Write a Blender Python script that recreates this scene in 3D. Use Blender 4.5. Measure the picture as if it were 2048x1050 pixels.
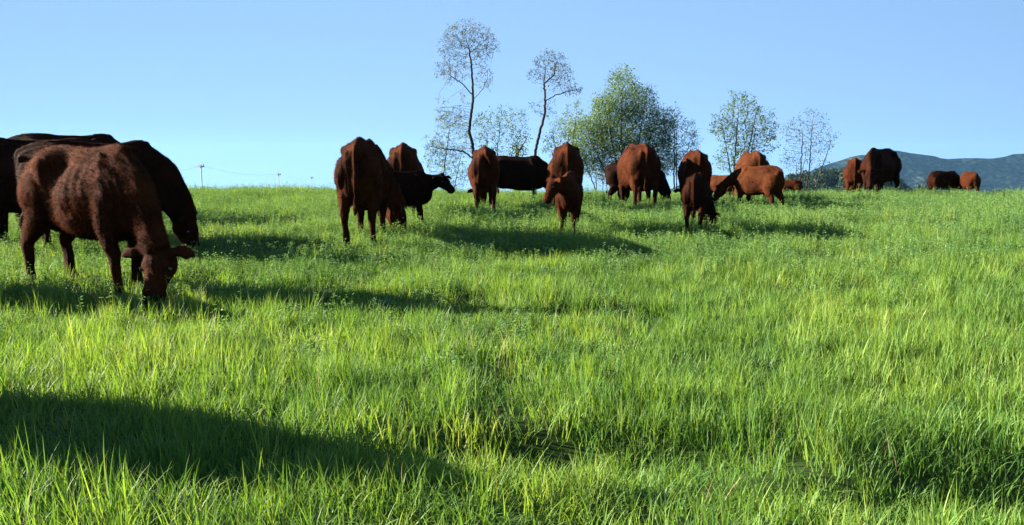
import bpy, math, random
import numpy as np
from mathutils import Vector, Matrix, kdtree
from math import radians, sin, cos, pi, tan

for o in list(bpy.data.objects): bpy.data.objects.remove(o, do_unlink=True)
scene = bpy.context.scene
COL = scene.collection

# ------------------------------------------------------------------ camera
F = 1607.0                       # focal length in photo pixels (2048 wide)
PITCH = math.atan((525 - 320) / F)
CAM_H = 1.20
cam_d = bpy.data.cameras.new('camera'); cam = bpy.data.objects.new('camera', cam_d)
COL.objects.link(cam); scene.camera = cam
cam_d.sensor_width = 36; cam_d.lens = F / 2048 * 36
cam_d.clip_start = 0.05; cam_d.clip_end = 12000
cam.location = (0, 0, CAM_H); cam.rotation_euler = (pi / 2 - PITCH, 0, 0)

# ------------------------------------------------------------------ sky, sun, exposure
SUN_EL = radians(20); SUN_DIR = Vector((-0.98, 0.20, 0)).normalized()   # where the sun stands
world = bpy.data.worlds.new('World'); scene.world = world; world.use_nodes = True
wn = world.node_tree; wn.nodes.clear()
wo = wn.nodes.new('ShaderNodeOutputWorld'); bg = wn.nodes.new('ShaderNodeBackground')
sky = wn.nodes.new('ShaderNodeTexSky'); sky.sky_type = 'NISHITA'; sky.sun_disc = False
sky.sun_elevation = SUN_EL; sky.sun_rotation = math.atan2(SUN_DIR.x, SUN_DIR.y)
sky.altitude = 200; sky.air_density = 1.0; sky.dust_density = 0.0; sky.ozone_density = 1.0
tc = wn.nodes.new('ShaderNodeTexCoord')
mx = wn.nodes.new('ShaderNodeVectorMath'); mx.operation = 'MAXIMUM'; mx.inputs[1].default_value = (-2, -2, -0.02)
sq = wn.nodes.new('ShaderNodeVectorMath'); sq.operation = 'MULTIPLY'; sq.inputs[1].default_value = (0.22, 1, 1)          # evens the sky out across the frame
ad0 = wn.nodes.new('ShaderNodeVectorMath'); ad0.operation = 'ADD'; ad0.inputs[1].default_value = (0, 0, 0.42)   # very clear air: no yellow band on the horizon
nz = wn.nodes.new('ShaderNodeVectorMath'); nz.operation = 'NORMALIZE'
hs = wn.nodes.new('ShaderNodeHueSaturation'); hs.inputs['Saturation'].default_value = 1.0
tint = wn.nodes.new('ShaderNodeMix'); tint.data_type = 'RGBA'; tint.blend_type = 'MULTIPLY'
tint.inputs[0].default_value = 1.0; tint.inputs[7].default_value = (0.93, 0.99, 1.0, 1)
wn.links.new(tc.outputs['Generated'], mx.inputs[0]); wn.links.new(mx.outputs[0], sq.inputs[0]); wn.links.new(sq.outputs[0], ad0.inputs[0]); wn.links.new(ad0.outputs[0], nz.inputs[0])
wn.links.new(nz.outputs[0], sky.inputs[0]); wn.links.new(sky.outputs[0], hs.inputs['Color'])
wn.links.new(hs.outputs[0], tint.inputs[6]); wn.links.new(tint.outputs[2], bg.inputs[0])
bg.inputs[1].default_value = 0.059
wn.links.new(bg.outputs[0], wo.inputs[0])
sun_d = bpy.data.lights.new('sun', 'SUN'); sun_d.energy = 5.0; sun_d.angle = radians(0.53); sun_d.color = (1.0, 0.90, 0.74)
sun = bpy.data.objects.new('sun', sun_d); COL.objects.link(sun)
to_sun = Vector((SUN_DIR.x * cos(SUN_EL), SUN_DIR.y * cos(SUN_EL), sin(SUN_EL)))
sun.rotation_euler = to_sun.to_track_quat('Z', 'Y').to_euler(); sun.location = (-30, 10, 20)
vs = scene.view_settings; vs.view_transform = 'Standard'; vs.look = 'None'; vs.gamma = 1; vs.exposure = 2.65
vs.use_curve_mapping = False
scene.cycles.max_bounces = 6; scene.cycles.diffuse_bounces = 2; scene.cycles.transmission_bounces = 4; scene.cycles.transparent_max_bounces = 8
scene.cycles.volume_bounces = 0

# ------------------------------------------------------------------ small helpers
rnd = np.random.default_rng(7)
def hash2(ix, iy, seed):
    n = (ix.astype(np.int64) * 374761393 + iy.astype(np.int64) * 668265263 + seed * 1442695041) & 0xffffffff
    n = ((n ^ (n >> 13)) * 1274126177) & 0xffffffff
    return ((n ^ (n >> 16)) & 0xffff) / 65535.0
def vnoise(x, y, s=1.0, seed=0):
    x = np.asarray(x, float) / s; y = np.asarray(y, float) / s
    ix = np.floor(x); iy = np.floor(y); fx = x - ix; fy = y - iy
    fx = fx * fx * (3 - 2 * fx); fy = fy * fy * (3 - 2 * fy)
    a = hash2(ix, iy, seed); b = hash2(ix + 1, iy, seed); c = hash2(ix, iy + 1, seed); d = hash2(ix + 1, iy + 1, seed)
    return (a * (1 - fx) + b * fx) * (1 - fy) + (c * (1 - fx) + d * fx) * fy
def fbm(x, y, s=1.0, seed=0, n=3):
    t = 0; a = 0.5
    for k in range(n): t = t + a * (vnoise(x, y, s / 2 ** k, seed + k) - 0.5) * 2; a *= 0.5
    return t
def sstep(a, b, x):
    t = np.clip((np.asarray(x, float) - a) / (b - a), 0, 1); return t * t * (3 - 2 * t)

# shallow hollows in the field where the low sun does not reach: x, y, rx, ry, depth
HOLLOWS = [(0.45, 6.15, 0.28, 0.22, .26), (1.05, 6.1, 0.26, 0.2, .26), (1.6, 6.15, 0.26, 0.2, .26), (-0.55, 6.7, .45, .2, .17), (0.25, 3.2, .80, .28, .20), (1.9, 2.85, .50, .33, .22),
           (2.35, 3.05, .3, .2, .12), (1.25, 2.75, .3, .22, .12), (0.7, 2.75, .25, .15, .08), (-0.1, 4.3, .25, .2, .10), (2.9, 7.0, .7, .2, .10),
           (3.6, 9.2, .9, .3, .10), (-2.4, 9.6, 1.1, .5, .10), (6.0, 12.5, 1.3, .5, .12), (0.2, 9.0, 1.3, .3, .08), (3.0, 19.7, 2.0, 1.1, .17), (2.2, 10.6, 1.6, .3, .08)]
def hollow(x, y):
    t = 0
    for hx, hy, rx, ry, d in HOLLOWS:
        q = ((x - hx) / rx) ** 2 + ((y - hy) / ry) ** 2
        t = t + 0.72 * d * np.exp(-q * q)
    return t
def ground_z(x, y):
    x = np.asarray(x, float); y = np.asarray(y, float)
    z = 0.12 * sstep(4, 14, y)
    k = 0.0116
    s = np.clip(y - 20.0 + 0.03 * x, 0, None)
    z = z - np.where(s < 12, 0.5 * k * s * s, 0.5 * k * 144 + k * 12 * (s - 12))
    far = np.clip(y - 1000, 0, None)
    z = z + far * k * 12 * 0.85
    z = z + 0.10 * np.exp(-((x + 7) / 5) ** 2) * sstep(14, 22, y) * (1 - sstep(26, 34, y))
    amp = 1 - sstep(20, 40, y)
    z = z + amp * (0.035 * fbm(x, y, 2.6, 3, 2) + 0.02 * fbm(x, y, 0.8, 9, 2))
    return z - hollow(x, y)
def gz(x, y): return float(ground_z(np.array([x]), np.array([y]))[0])
def colx(px, y, z=0.3):                 # world x of a photo column at distance y
    return (px - 1024) / F * (y * cos(PITCH) + (CAM_H - z) * sin(PITCH))
def pix(px, py, y):                     # world point at distance y behind a photo pixel
    v = -(py - 525) / F; u = (px - 1024) / F
    dy = cos(PITCH) + v * sin(PITCH); dz = -sin(PITCH) + v * cos(PITCH)
    return Vector((u / dy * y, y, CAM_H + dz / dy * y))

def np_mesh(name, verts, faces_flat, face_sizes, attrs=None, smooth=False):
    me = bpy.data.meshes.new(name)
    verts = np.asarray(verts, np.float32); ff = np.asarray(faces_flat, np.int32); fs = np.asarray(face_sizes, np.int32)
    me.vertices.add(len(verts)); me.vertices.foreach_set('co', verts.ravel())
    me.loops.add(len(ff)); me.loops.foreach_set('vertex_index', ff)
    me.polygons.add(len(fs)); st = np.concatenate([[0], np.cumsum(fs)[:-1]]).astype(np.int32)
    me.polygons.foreach_set('loop_start', st); me.polygons.foreach_set('loop_total', fs)
    if smooth: me.polygons.foreach_set('use_smooth', np.ones(len(fs), bool))
    for k, (typ, val) in (attrs or {}).items():
        a = me.attributes.new(k, typ, 'POINT')
        a.data.foreach_set('vector' if typ == 'FLOAT_VECTOR' else 'value', np.asarray(val, np.float32).ravel())
    me.update(calc_edges=True); me.validate()
    return me
def add(name, me, mat=None, parent=None, loc=None):
    o = bpy.data.objects.new(name, me); COL.objects.link(o)
    if mat and me is not None and not me.materials: me.materials.append(mat)
    if parent: o.parent = parent
    if loc is not None: o.location = loc
    return o
def tag(o, label=None, cat=None, group=None, kind=None):
    if label: o['label'] = label
    if cat: o['category'] = cat
    if group: o['group'] = group
    if kind: o['kind'] = kind
    return o

def newmat(name):
    m = bpy.data.materials.new(name); m.use_nodes = True
    nt = m.node_tree; nt.nodes.clear()
    out = nt.nodes.new('ShaderNodeOutputMaterial')
    return m, nt, out
def N(nt, t, **kw):
    n = nt.nodes.new(t)
    for k, v in kw.items():
        if k.startswith('i_'): n.inputs[k[2:].replace('_', ' ')].default_value = v
        elif k.startswith('n'): n.inputs[int(k[1:])].default_value = v
        else: setattr(n, k, v)
    return n
def ramp(nt, fac, stops):
    r = nt.nodes.new('ShaderNodeValToRGB'); e = r.color_ramp.elements
    while len(e) < len(stops): e.new(0.5)
    for el, (p, c) in zip(e, stops): el.position = p; el.color = (*c, 1)
    nt.links.new(fac, r.inputs[0]); return r
def mixc(nt, a, b, fac, mode='MIX'):
    m = nt.nodes.new('ShaderNodeMix'); m.data_type = 'RGBA'; m.blend_type = mode
    for sock, v in ((m.inputs[6], a), (m.inputs[7], b), (m.inputs[0], fac)):
        if hasattr(v, 'links') or hasattr(v, 'is_linked'): nt.links.new(v, sock)
        elif isinstance(v, (int, float)): sock.default_value = v
        else: sock.default_value = (*v, 1)
    return m.outputs[2]

# ------------------------------------------------------------------ materials
def leaf_material(name, stops, trans=0.45, rough=0.45, spec=0.35, patch=None, dry=None, tcol=(1.35, 1.25, 0.5)):
    """thin plant tissue: a ramp over a per-blade tone + per-plant random + broad patches in the field"""
    m, nt, out = newmat(name); L = nt.links.new
    at = N(nt, 'ShaderNodeAttribute', attribute_name='tone')
    oi = N(nt, 'ShaderNodeObjectInfo')
    geo = N(nt, 'ShaderNodeNewGeometry')
    nz1 = N(nt, 'ShaderNodeTexNoise', i_Scale=0.55, i_Detail=3.0); L(geo.outputs['Position'], nz1.inputs['Vector'])
    s1 = N(nt, 'ShaderNodeMath', operation='MULTIPLY_ADD', n1=0.34, n2=-0.17); L(oi.outputs['Random'], s1.inputs[0])
    s2 = N(nt, 'ShaderNodeMath', operation='MULTIPLY_ADD', n1=1.0, n2=-0.52); L(nz1.outputs[0], s2.inputs[0])
    a1 = N(nt, 'ShaderNodeMath', operation='ADD'); L(at.outputs['Fac'], a1.inputs[0]); L(s1.outputs[0], a1.inputs[1])
    a2 = N(nt, 'ShaderNodeMath', operation='ADD'); L(a1.outputs[0], a2.inputs[0]); L(s2.outputs[0], a2.inputs[1])
    col = ramp(nt, a2.outputs[0], [(p_, tuple(v * w_ for v, w_ in zip(c_, (0.93, 0.86, 1.10)))) for p_, c_ in stops]).outputs[0]
    b = N(nt, 'ShaderNodeBsdfPrincipled', i_Roughness=rough); b.inputs['Specular IOR Level'].default_value = spec
    L(col, b.inputs['Base Color'])
    t = N(nt, 'ShaderNodeBsdfTranslucent')
    L(mixc(nt, col, tcol, 1.0, 'MULTIPLY'), t.inputs[0])
    mx = N(nt, 'ShaderNodeMixShader', n0=trans); L(b.outputs[0], mx.inputs[1]); L(t.outputs[0], mx.inputs[2])
    L(mx.outputs[0], out.inputs[0])
    return m
M_GRASS = leaf_material('grass_blade', [(0.0, (0.040, 0.130, 0.026)), (0.40, (0.098, 0.218, 0.033)), (0.78, (0.190, 0.318, 0.044)), (1.0, (0.31, 0.36, 0.11))], 0.42, 0.55, 0.2)
M_CLOVER = leaf_material('clover_leaf', [(0.0, (0.060, 0.165, 0.048)), (0.5, (0.130, 0.265, 0.070)), (1.0, (0.20, 0.34, 0.085))], 0.35, 0.62, 0.12)
M_STALK = leaf_material('dry_stalk', [(0.0, (0.30, 0.24, 0.11)), (1.0, (0.50, 0.40, 0.22))], 0.25, 0.6, 0.2)

def ground_material():
    m, nt, out = newmat('meadow_soil'); L = nt.links.new
    geo = N(nt, 'ShaderNodeNewGeometry')
    n1 = N(nt, 'ShaderNodeTexNoise', i_Scale=1.5, i_Detail=6.0); L(geo.outputs['Position'], n1.inputs['Vector'])
    c = ramp(nt, n1.outputs[0], [(0.3, (0.013, 0.028, 0.006)), (0.6, (0.026, 0.050, 0.010)), (0.8, (0.035, 0.036, 0.015))]).outputs[0]
    b = N(nt, 'ShaderNodeBsdfPrincipled', i_Roughness=0.95); b.inputs['Specular IOR Level'].default_value = 0.1
    L(c, b.inputs['Base Color']); L(b.outputs[0], out.inputs[0])
    return m
M_GROUND = ground_material()

def coat_material(name, dark, light, bump=0.5):
    m, nt, out = newmat(name); L = nt.links.new
    tcn = N(nt, 'ShaderNodeTexCoord')
    at = N(nt, 'ShaderNodeAttribute', attribute_name='mask')
    fn = N(nt, 'ShaderNodeAttribute', attribute_name='fur_normal')
    hr = N(nt, 'ShaderNodeAttribute', attribute_name='tone')
    n1 = N(nt, 'ShaderNodeTexNoise', i_Scale=3.0, i_Detail=5.0, i_Roughness=0.65); L(tcn.outputs['Object'], n1.inputs['Vector'])
    n2 = N(nt, 'ShaderNodeTexNoise', i_Scale=34.0, i_Detail=4.0, i_Distortion=1.6); L(tcn.outputs['Object'], n2.inputs['Vector'])
    md = N(nt, 'ShaderNodeMath', operation='MULTIPLY_ADD', n1=0.45); L(n2.outputs[0], md.inputs[0]); 
    md0 = N(nt, 'ShaderNodeMath', operation='MULTIPLY', n1=0.75); L(n1.outputs[0], md0.inputs[0]); L(md0.outputs[0], md.inputs[2])
    ad = N(nt, 'ShaderNodeMath', operation='ADD'); L(md.outputs[0], ad.inputs[0]); L(hr.outputs['Fac'], ad.inputs[1])
    c = ramp(nt, ad.outputs[0], [(0.38, tuple(v * 0.48 for v in dark)), (0.85, tuple(v * 0.90 for v in light))]).outputs[0]
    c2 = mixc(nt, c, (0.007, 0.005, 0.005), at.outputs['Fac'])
    b = N(nt, 'ShaderNodeBsdfPrincipled', i_Roughness=0.8); b.inputs['Specular IOR Level'].default_value = 0.025
    b.inputs['Sheen Weight'].default_value = 0.0; b.inputs['Sheen Roughness'].default_value = 0.4
    b.inputs['Sheen Tint'].default_value = (0.9, 0.5, 0.3, 1)
    L(c2, b.inputs['Base Color'])
    bp = N(nt, 'ShaderNodeBump', i_Strength=bump, i_Distance=0.02); L(n2.outputs[0], bp.inputs['Height'])
    L(bp.outputs[0], b.inputs['Normal'])
    L(b.outputs[0], out.inputs[0])
    return m
COATS = {
    'red':    coat_material('red_coat', (0.0065, 0.0021, 0.0014), (0.078, 0.0205, 0.0065)),
    'orange': coat_material('orange_red_coat', (0.018, 0.0052, 0.0024), (0.095, 0.029, 0.0100)),
    'dark':   coat_material('dark_red_coat', (0.0036, 0.0016, 0.0012), (0.036, 0.0105, 0.0046)),
    'black':  coat_material('blackish_coat', (0.0026, 0.0015, 0.0013), (0.019, 0.0066, 0.0040)),
}
def simple(name, col, rough=0.7, spec=0.3, nscale=0, namt=0.3):
    m, nt, out = newmat(name); b = N(nt, 'ShaderNodeBsdfPrincipled', i_Roughness=rough)
    b.inputs['Specular IOR Level'].default_value = spec
    if nscale:
        tcn = N(nt, 'ShaderNodeTexCoord'); n1 = N(nt, 'ShaderNodeTexNoise', i_Scale=nscale, i_Detail=5.0)
        nt.links.new(tcn.outputs['Object'], n1.inputs['Vector'])
        lo = tuple(v * (1 - namt) for v in col); hi = tuple(min(1, v * (1 + namt)) for v in col)
        nt.links.new(ramp(nt, n1.outputs[0], [(0.3, lo), (0.7, hi)]).outputs[0], b.inputs['Base Color'])
    else: b.inputs['Base Color'].default_value = (*col, 1)
    nt.links.new(b.outputs[0], out.inputs[0]); return m
M_EYE = simple('eye_dark', (0.006, 0.005, 0.005), 0.08, 0.6)
M_BARK = simple('bark', (0.022, 0.017, 0.012), 0.9, 0.15, 3.0, 0.45)
M_TWIG = simple('twig_bark', (0.020, 0.016, 0.012), 0.9, 0.15, 5.0, 0.35)
M_POLE = simple('weathered_pole_wood', (0.34, 0.33, 0.33), 0.9, 0.2, 2.0, 0.3)
M_WIRE = simple('cable_metal', (0.32, 0.33, 0.35), 0.5, 0.5)
M_CERAMIC = simple('insulator_ceramic', (0.22, 0.20, 0.19), 0.3, 0.5)
M_TAG = simple('ear_tag_plastic', (0.45, 0.12, 0.05), 0.4, 0.4)

# ------------------------------------------------------------------ ground sheet
def build_ground():
    ys = np.concatenate([np.arange(-12, 0, 1.0), np.arange(0, 12, 0.1), np.arange(12, 34, 0.25), 34 * 1.09 ** np.arange(0, 51)])
    xh = np.concatenate([np.arange(0, 8, 0.1), np.arange(8, 24, 0.4), 24 * 1.13 ** np.arange(0, 40)])
    xs = np.concatenate([-xh[:0:-1], xh])
    X, Y = np.meshgrid(xs, ys); Z = ground_z(X, Y)
    nx, ny = len(xs), len(ys)
    idx = np.arange(nx * ny).reshape(ny, nx)
    q = np.stack([idx[:-1, :-1], idx[:-1, 1:], idx[1:, 1:], idx[1:, :-1]], -1).reshape(-1, 4)
    me = np_mesh('meadow_ground', np.stack([X, Y, Z], -1).reshape(-1, 3), q.ravel(), np.full(len(q), 4), smooth=True)
    o = add('meadow_ground', me, M_GROUND); tag(o, kind='structure'); return o
build_ground()

# ------------------------------------------------------------------ far ridge and wooded slope
RIDGE_Y = 2300.0
def build_ridge():
    prof = np.array([(1240, 420), (1300, 396), (1360, 370), (1420, 354), (1480, 352), (1560, 362), (1600, 356), (1640, 343), (1680, 326), (1720, 313), (1760, 306), (1800, 303.5), (1840, 307), (1880, 316),
                     (1920, 316), (1960, 315), (2000, 312), (2048, 303), (2120, 292), (2260, 300), (2420, 330), (2600, 370)], float)
    wx = [pix(p[0], p[1], RIDGE_Y) for p in prof]
    rx = np.array([v.x for v in wx]); rz = np.array([v.z for v in wx])
    nx, ny = 420, 90
    xs = np.linspace(rx[0], rx[-1], nx); tt = np.linspace(-1, 1, ny)
    X, T = np.meshgrid(xs, tt)
    top = np.interp(X, rx, rz) + fbm(X, X * 0, 60, 5, 4) * 4.0
    base = -190.0
    Y = RIDGE_Y + T * 700
    prof_t = np.where(T < 0, np.clip(1 + T, 0, 1) ** 0.85, 1 - 0.75 * T ** 1.5)
    Z = base + (top - base) * prof_t
    Z = Z + (1 - np.abs(T)) * np.abs(T) ** 0.4 * (fbm(X, Y, 240, 11, 4) * 55 + fbm(X, Y, 40, 21, 3) * 7) * np.clip((top - base) / 150, 0.2, 1)
    idx = np.arange(nx * ny).reshape(ny, nx)
    q = np.stack([idx[:-1, :-1], idx[:-1, 1:], idx[1:, 1:], idx[1:, :-1]], -1).reshape(-1, 4)
    me = np_mesh('far_ridge', np.stack([X, Y, Z], -1).reshape(-1, 3), q.ravel(), np.full(len(q), 4), smooth=True)
    m, nt, out = newmat('far_ridge_scrub'); L = nt.links.new
    geo = N(nt, 'ShaderNodeNewGeometry')
    n1 = N(nt, 'ShaderNodeTexNoise', i_Scale=0.006, i_Detail=8.0, i_Roughness=0.65); L(geo.outputs['Position'], n1.inputs['Vector'])
    n2 = N(nt, 'ShaderNodeTexVoronoi', i_Scale=0.06); L(geo.outputs['Position'], n2.inputs['Vector'])
    c = ramp(nt, n1.outputs[0], [(0.40, (0.0025, 0.005, 0.0045)), (0.55, (0.0055, 0.010, 0.0075)), (0.62, (0.016, 0.022, 0.013)), (0.70, (0.060, 0.062, 0.045))]).outputs[0]
    c = mixc(nt, c, ramp(nt, n2.outputs['Distance'], [(0.1, (2.0, 2.0, 2.0)), (0.75, (0.2, 0.2, 0.2))]).outputs[0], 0.9, 'MULTIPLY')
    b = N(nt, 'ShaderNodeBsdfPrincipled', i_Roughness=1.0); b.inputs['Specular IOR Level'].default_value = 0.0
    L(c, b.inputs['Base Color'])
    bp = N(nt, 'ShaderNodeBump', i_Strength=1.0, i_Distance=9.0); L(n2.outputs['Distance'], bp.inputs['Height']); L(bp.outputs[0], b.inputs['Normal'])
    L(b.outputs[0], out.inputs[0])
    o = add('far_ridge', me, m); tag(o, kind='structure')
build_ridge()

# ------------------------------------------------------------------ plants: shared leaf clouds
def leaf_cloud(c, d, nrm, ln, wd, tone, name, extra=None):
    """diamond leaves, folded along the midrib; c centre base, d direction, nrm face normal"""
    n = len(c)
    d = d / (np.linalg.norm(d, axis=1, keepdims=True) + 1e-9)
    s = np.cross(d, nrm); s /= (np.linalg.norm(s, axis=1, keepdims=True) + 1e-9)
    up = np.cross(s, d)
    ln = ln[:, None]; wd = wd[:, None]
    v = np.empty((n, 4, 3))
    v[:, 0] = c; v[:, 1] = c + d * ln * 0.5 + s * wd * 0.5 + up * wd * 0.18
    v[:, 2] = c + d * ln; v[:, 3] = c + d * ln * 0.5 - s * wd * 0.5 + up * wd * 0.18
    b = (np.arange(n) * 4)[:, None]
    f = np.concatenate([b + np.array([[0, 1, 2]]), b + np.array([[0, 2, 3]])], 1).reshape(-1)
    return np_mesh(name, v.reshape(-1, 3), f, np.full(n * 2, 3), {'tone': ('FLOAT', np.repeat(tone, 4))})
def rand_dirs(n, g=rnd):
    v = g.normal(size=(n, 3)); return v / np.linalg.norm(v, axis=1, keepdims=True)

# ------------------------------------------------------------------ wooded slope (a far wood that reads as one mass)
def gn_instances(obj, coll, name):
    ng = bpy.data.node_groups.new(name, 'GeometryNodeTree')
    ng.interface.new_socket('Geometry', in_out='INPUT', socket_type='NodeSocketGeometry')
    ng.interface.new_socket('Geometry', in_out='OUTPUT', socket_type='NodeSocketGeometry')
    gi = ng.nodes.new('NodeGroupInput'); go = ng.nodes.new('NodeGroupOutput')
    ip = ng.nodes.new('GeometryNodeInstanceOnPoints'); ci = ng.nodes.new('GeometryNodeCollectionInfo')
    ci.inputs['Collection'].default_value = coll; ci.inputs['Separate Children'].default_value = True; ci.inputs['Reset Children'].default_value = True
    def na(nm, typ):
        n = ng.nodes.new('GeometryNodeInputNamedAttribute'); n.data_type = typ; n.inputs[0].default_value = nm; return n.outputs[0]
    L = ng.links.new
    L(gi.outputs[0], ip.inputs['Points']); L(ci.outputs[0], ip.inputs['Instance']); ip.inputs['Pick Instance'].default_value = True
    L(na('variant', 'INT'), ip.inputs['Instance Index']); L(na('rot', 'FLOAT_VECTOR'), ip.inputs['Rotation']); L(na('scl', 'FLOAT_VECTOR'), ip.inputs['Scale'])
    L(ip.outputs[0], go.inputs[0])
    md = obj.modifiers.new(name, 'NODES'); md.node_group = ng
def scatter(name, pts, rot, scl, var, coll, label, cat):
    me = bpy.data.meshes.new(name); me.vertices.add(len(pts)); me.vertices.foreach_set('co', np.asarray(pts, np.float32).ravel())
    a = me.attributes.new('rot', 'FLOAT_VECTOR', 'POINT'); a.data.foreach_set('vector', np.asarray(rot, np.float32).ravel())
    a = me.attributes.new('scl', 'FLOAT_VECTOR', 'POINT'); a.data.foreach_set('vector', np.asarray(scl, np.float32).ravel())
    a = me.attributes.new('variant', 'INT', 'POINT'); a.data.foreach_set('value', np.asarray(var, np.int32))
    o = add(name, me); gn_instances(o, coll, name + '_scatter'); tag(o, label, cat, kind='stuff'); return o

M_WOOD = leaf_material('far_wood_leaf', [(0.0, (0.008, 0.020, 0.010)), (0.5, (0.018, 0.036, 0.016)), (1.0, (0.035, 0.058, 0.022))], 0.3, 0.6, 0.1)
def build_wood():
    # a low wooded spur below the ridge, 330 to 520 m away
    D0 = 420.0
    prof = np.array([(1380, 420), (1440, 392), (1500, 378), (1560, 366), (1620, 357), (1660, 346), (1700, 338), (1745, 348), (1800, 372), (1860, 392), (1930, 420)], float)
    P = [pix(a, b + 6, D0) for a, b in prof]; px_ = np.array([p.x for p in P]); pz_ = np.array([p.z for p in P])
    nx, ny = 60, 24
    xs = np.linspace(px_[0], px_[-1], nx); ts = np.linspace(-1, 1, ny); X, T = np.meshgrid(xs, ts)
    base = -70.0
    def hz(x, t): return base + (np.interp(x, px_, pz_) - 4 - base) * np.clip(1 - np.abs(t) ** 1.6, 0, 1)
    Z = hz(X, T); Y = D0 + T * 110
    idx = np.arange(nx * ny).reshape(ny, nx)
    q = np.stack([idx[:-1, :-1], idx[:-1, 1:], idx[1:, 1:], idx[1:, :-1]], -1).reshape(-1, 4)
    o = add('wooded_spur', np_mesh('wooded_spur', np.stack([X, Y, Z], -1).reshape(-1, 3), q.ravel(), np.full(len(q), 4), smooth=True), M_GROUND); tag(o, kind='structure')
    g = np.random.default_rng(5); coll = bpy.data.collections.new('wood_crowns')
    for k in range(4):
        n = 420; u = rand_dirs(n, g); r = (0.55 + 0.45 * g.random(n) ** 0.5)
        lob = 1 + 0.25 * np.sin(u[:, 0] * 5 + k) * np.cos(u[:, 2] * 4 + 2 * k)
        c = u * (r * lob)[:, None] * np.array([1, 1, 1.15]) + np.array([0, 0, 0.9])
        me = leaf_cloud(c, rand_dirs(n, g), u + 0.5 * rand_dirs(n, g), 0.26 + 0.2 * g.random(n), 0.2 + 0.14 * g.random(n), 0.2 + 0.6 * g.random(n), 'wood_crown')
        me.materials.append(M_WOOD); ob = bpy.data.objects.new('wood_crown', me); coll.objects.link(ob)
    n = 1500
    x = g.uniform(px_[0], px_[-1], n); t = g.uniform(-1, 0.35, n)
    pts = np.stack([x, D0 + t * 110, hz(x, t) - 1.0], -1); s = g.uniform(2.0, 4.2, n)
    rot = np.zeros((n, 3)); rot[:, 2] = g.random(n) * 6.28
    scatter('far_wood', pts, rot, np.stack([s, s, s * g.uniform(0.9, 1.4, n)], -1), g.integers(0, 4, n), coll, 'dark blue-green far wood on the slope below the ridge', 'wood')
build_wood()

# ------------------------------------------------------------------ trees (space colonisation inside lobes)
def grow(seed_pts, lobes, g, n_att, step, infl, kill, iters=90, bias=(0, 0, 0.12)):
    nodes = []; parent = []
    for line in seed_pts:                       # polylines; each starts new or joins an earlier node
        prev = -1
        for k, p in enumerate(line):
            p = np.array(p, float)
            if k == 0:
                if nodes:
                    dd = [np.linalg.norm(p - q) for q in nodes]; j = int(np.argmin(dd))
                    if dd[j] < step * 4.0: prev = j; continue
                nodes.append(p); parent.append(-1); prev = len(nodes) - 1; continue
            a = nodes[prev]; dist = np.linalg.norm(p - a); m = max(1, int(dist / step)); a0 = a.copy()
            for i in range(1, m + 1):
                q = a0 + (p - a0) * i / m + (g.normal(size=3) * step * 0.12 if i < m else 0)
                nodes.append(q); parent.append(prev); prev = len(nodes) - 1
    att = []
    tot = sum(l[3] * l[4] * l[5] * l[6] for l in lobes)
    for (cx, cy, cz, rx, ry, rz, wgt) in lobes:
        n = int(n_att * rx * ry * rz * wgt / tot) + 4
        u = rand_dirs(n, g) * (g.random(n) ** 0.4)[:, None]
        att.append(u * np.array([rx, ry, rz]) + np.array([cx, cy, cz]))
    att = np.concatenate(att)
    alive = np.ones(len(att), bool); bias = np.array(bias); stall = 0
    for it in range(iters):
        kd = kdtree.KDTree(len(nodes))
        for i, p in enumerate(nodes): kd.insert(p, i)
        kd.balance(); pull = {}
        for i in np.nonzero(alive)[0]:
            co, j, dist = kd.find(att[i])
            if dist < kill: alive[i] = False; continue
            if dist < infl:
                v = (att[i] - nodes[j]) / dist
                if j in pull: pull[j] = pull[j] + v
                else: pull[j] = v
        if not pull: 
            infl *= 1.6
            if infl > 30: break
            continue
        new = 0
        for j, v in pull.items():
            v = v / (np.linalg.norm(v) + 1e-9) + bias + g.normal(size=3) * 0.22
            v /= np.linalg.norm(v); q = nodes[j] + v * step
            co, k2, dist = kd.find(q)
            if dist < step * 0.35: continue
            nodes.append(q); parent.append(j); new += 1
        if not new:
            infl *= 1.25; stall += 1
            if stall > 6: break
    return np.array(nodes), np.array(parent)

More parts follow.
